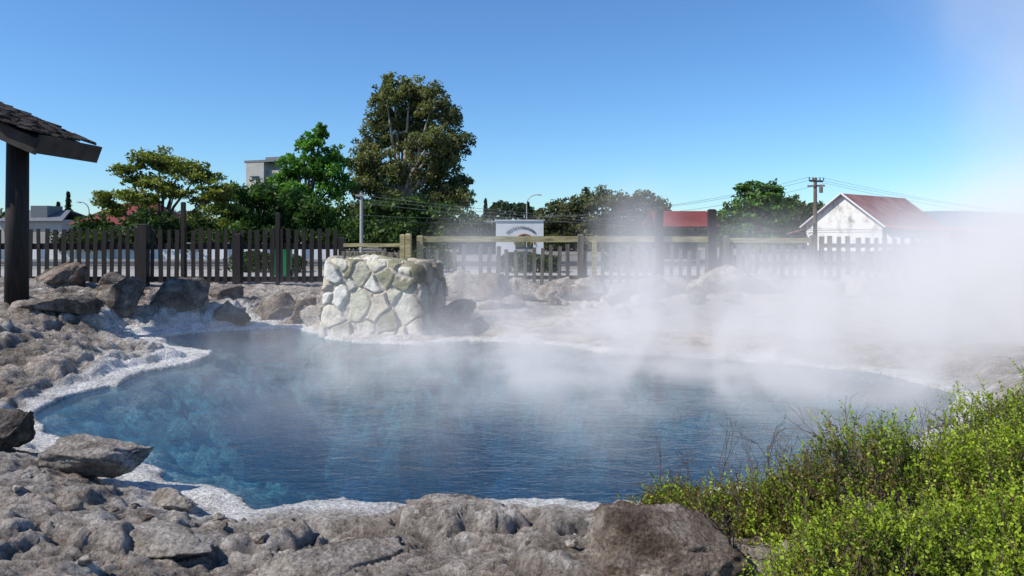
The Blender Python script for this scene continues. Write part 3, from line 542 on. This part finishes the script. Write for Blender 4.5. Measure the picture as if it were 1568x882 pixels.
def lamp(x, y, h, arm, r=.05):
    e = empty('street_lamp'); b = MB(); b.cyl((x, y, .4), (x, y, h-.6), r, r*.7, 8)
    pts = [(x+arm*(1-math.cos(t)), y, h-.6+.6*math.sin(t)) for t in np.linspace(0, math.pi/2, 7)]; b.tube(pts, [r*.7]*7, 6); b.box((x+arm*1.15, y, h-.02), (abs(arm)*.4, .22, .10), 0, taper=.7); b.build('column', [M_metal], e)
lamp(1.0, 50, 4.5, .75); lamp(-28.6, 50, 4.0, -.6)

# ------------------------------------------------------------------ foreground shrub
r = np.random.default_rng(21); BL = [(3.1, 3.75, .40, 1.25, 1.0, .70), (2.1, 4.15, .42, .55, .6, .64), (1.75, 4.3, .36, .45, .5, .34), (1.3, 4.4, .34, .42, .4, .24), (2.3, 3.2, .40, .8, .6, .57), (1.66, 3.15, .42, .64, .5, .50), (3.6, 4.5, .5, 1.0, .8, .74), (1.05, 4.75, .28, .24, .22, .22), (2.4, 2.8, .45, .95, .5, .52)]
tw = MB(); leafC = []; leafT = []; leafU = []; leafK = []
BLa = np.array(BL)
for bi, (cx, cy, cz, rx, ry, rz) in enumerate(BL):
    ns = int(6200*rx*ry+250)
    for s in range(ns):
        dv = r.normal(size=3); dv /= np.linalg.norm(dv)
        if dv[2] < -.1: dv[2] *= -1
        f = r.uniform(.70, 1.0); lum = 1+.14*math.sin(dv[0]*11+bi)*math.cos(dv[1]*9)+.08*math.sin(dv[0]*27+dv[2]*20)
        p = np.array([cx+dv[0]*rx*f*lum, cy+dv[1]*ry*f*lum, cz+dv[2]*rz*f*lum])
        q = ((p-BLa[:, :3])/BLa[:, 3:])
        if (np.linalg.norm(q, axis=1) < .62).any(): continue
        g_ = dv*.6+np.array([0, 0, .6])+r.normal(size=3)*.45; g_ /= np.linalg.norm(g_); ln = r.uniform(.05, .12)*(1.6 if r.random() < .07 else 1)
        sel = math.sin(p[0]*6.1)+math.sin(p[1]*7.3+p[0]*3)+.6*math.sin(p[0]*19+p[2]*23)
        dry = (p[0] < 2.0 and p[1] > 3.6 and r.random() < .45) or (sel > 1.2 and r.random() < .5)
        nl = max(5, int(ln/.0065)); t = np.linspace(.05, 1, nl); bend = r.normal(size=3)*.03
        pts = p+g_*ln*t[:, None]+bend*(t**2)[:, None]
        side = r.normal(size=(nl, 3)); side -= (side@g_)[:, None]*g_; side /= np.linalg.norm(side, axis=1, keepdims=True)
        dirn = side*.8+g_*.6; leafC.append(pts+dirn*.008); leafT.append(dirn)
        nr = np.cross(dirn, r.normal(size=(nl, 3))); leafU.append(nr/np.linalg.norm(nr, axis=1, keepdims=True))
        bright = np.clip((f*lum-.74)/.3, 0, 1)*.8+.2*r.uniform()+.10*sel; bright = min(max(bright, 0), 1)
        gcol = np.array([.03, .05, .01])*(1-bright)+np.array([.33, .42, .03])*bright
        if dry: gcol = np.array([.16, .13, .035])*(.6+.8*r.random())
        gt = .85+.4*t[:, None]; leafK.append(gcol*gt*(.85+.3*r.random((nl, 1))))
        if s % 3 == 0: tw.cyl(tuple(p-g_*.08), tuple(p+g_*ln), .0022, .0012, 3, caps=False)
c = np.concatenate(leafC); t = np.concatenate(leafT); uu = np.concatenate(leafU); kk = np.concatenate(leafK); t /= np.linalg.norm(t, axis=1, keepdims=True)
sz = r.uniform(.0062, .011, size=(len(c), 1)); Vv = np.stack([c-t*sz, c+uu*sz*.6, c+t*sz, c-uu*sz*.6], 1).reshape(-1, 3); Ff = np.arange(len(Vv)).reshape(-1, 4)
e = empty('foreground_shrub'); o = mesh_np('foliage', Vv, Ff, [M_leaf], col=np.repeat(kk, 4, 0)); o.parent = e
rr = random.Random(5)
def twig(p, d, ln, rad, lvl):
    q = p+d*ln; tw.cyl(p, q, rad, rad*.7, 4, caps=False)
    if lvl > 0:
        for k in range(rr.choice((1, 2, 2))): twig(q, (d+Vector((rr.gauss(0, .4), rr.gauss(0, .4), rr.gauss(0.05, .3)))).normalized(), ln*.75, rad*.65, lvl-1)
for k in range(110):
    x0 = rr.uniform(.9, 3.6); y0_ = rr.uniform(3.9, 4.9); z_ = .42+(x0-1)*.15; twig(Vector((x0, y0_, z_)), Vector((rr.gauss(-.1, .4), rr.gauss(0, .3), 1)).normalized(), rr.uniform(.10, .20), .0045, 4)
tw.build('twigs', [simple('twig_bark', (.10, .07, .055), .9)], e)

# ------------------------------------------------------------------ steam volumes
def steam(name, lo, hi, puffs, dens, nscale, stretch, thr, falloff=None, step=1.6):
    m = NT(name+'_volume'); geo = m.n('ShaderNodeTexCoord').outputs['Object']; tot = None
    for (cx, cy, cz, rx, ry, rz, a) in puffs:
        s = m.n('ShaderNodeVectorMath', operation='SUBTRACT'); m.set(s.inputs[0], geo); s.inputs[1].default_value = (cx, cy, cz)
        dv = m.n('ShaderNodeVectorMath', operation='DIVIDE'); m.set(dv.inputs[0], s.outputs[0]); dv.inputs[1].default_value = (rx, ry, rz)
        ln = m.n('ShaderNodeVectorMath', operation='LENGTH'); m.set(ln.inputs[0], dv.outputs[0])
        mr = m.n('ShaderNodeMapRange', interpolation_type='SMOOTHSTEP'); m.set(mr.inputs[0], ln.outputs['Value']); mr.inputs[1].default_value = 1; mr.inputs[2].default_value = 0; mr.inputs[3].default_value = 0; mr.inputs[4].default_value = a
        tot = mr.outputs[0] if tot is None else m.math('ADD', tot, mr.outputs[0])
    mp = m.n('ShaderNodeMapping'); m.set(mp.inputs[0], geo); mp.inputs['Scale'].default_value = stretch
    nz = m.noise(mp.outputs[0], nscale, 2, .6, .9); nr = m.n('ShaderNodeMapRange'); m.set(nr.inputs[0], nz); nr.inputs[1].default_value = thr[0]; nr.inputs[2].default_value = thr[1]
    tot = m.math('MULTIPLY', tot, nr.outputs[0])
    if falloff:
        sp = m.n('ShaderNodeSeparateXYZ'); m.set(sp.inputs[0], geo); ex = m.math('EXPONENT', m.math('MULTIPLY', sp.outputs[2], -1/falloff)); tot = m.math('MULTIPLY', tot, ex)
    tot = m.math('MULTIPLY', tot, dens)
    # a small glow proportional to density stands for the multiple scattering inside the droplets
    sc = m.n('ShaderNodeVolumePrincipled'); sc.inputs['Color'].default_value = (.99, .99, 1, 1); m.set(sc.inputs['Density'], tot); sc.inputs['Anisotropy'].default_value = .0
    m.set(sc.inputs['Emission Strength'], m.math('MULTIPLY', tot, .32)); sc.inputs['Emission Color'].default_value = (.98, .96, .98, 1)
    m.t.links.new(sc.outputs[0], m.out.inputs['Volume'])
    m.mat.cycles.volume_step_rate = step
    b = MB(); b.box(tuple((p+q)/2 for p, q in zip(lo, hi)), tuple(q-p for p, q in zip(lo, hi))); return b.build(name, [m.mat])
steam('steam', (-7.2, 5.2, .01), (10.2, 17.8, 2.5), [(1.3, 11.5, .2, 8.4, 6.2, 2.2, 1.1), (4.0, 11.6, .4, 6.0, 4.8, 2.0, 1.5)], .85, .8, (1, 1, .7), (.40, .66), .65, 1.7)
steam('steam', (-3.2, 7.1, .013), (17.5, 20.0, 4.7), [(9.2, 12.4, .2, 6.0, 5.2, 3.4, 1.7), (5.8, 15.2, .5, 5.2, 3.6, 2.5, 1.1), (12.0, 15.5, .8, 5.4, 4.2, 3.8, 1.8), (2.7, 15.8, 1.3, 1.6, 1.9, 2.5, .8), (-.8, 16.2, 1.0, 1.7, 1.7, 2.0, .6)], .85, .6, (1, 1, .6), (.32, .66), None, 1.3)
steam('steam', (7.0, 14, .017), (19, 22.3, 14.2), [(14.2, 18, 4.0, 4.6, 4, 3.9, 1.0), (13.2, 18, 7.0, 4.0, 4, 4.4, .9), (11.8, 18, 10.0, 4.2, 4, 4.0, .9)], .21, .42, (1, 1, .5), (.30, .74), None, 1.2)
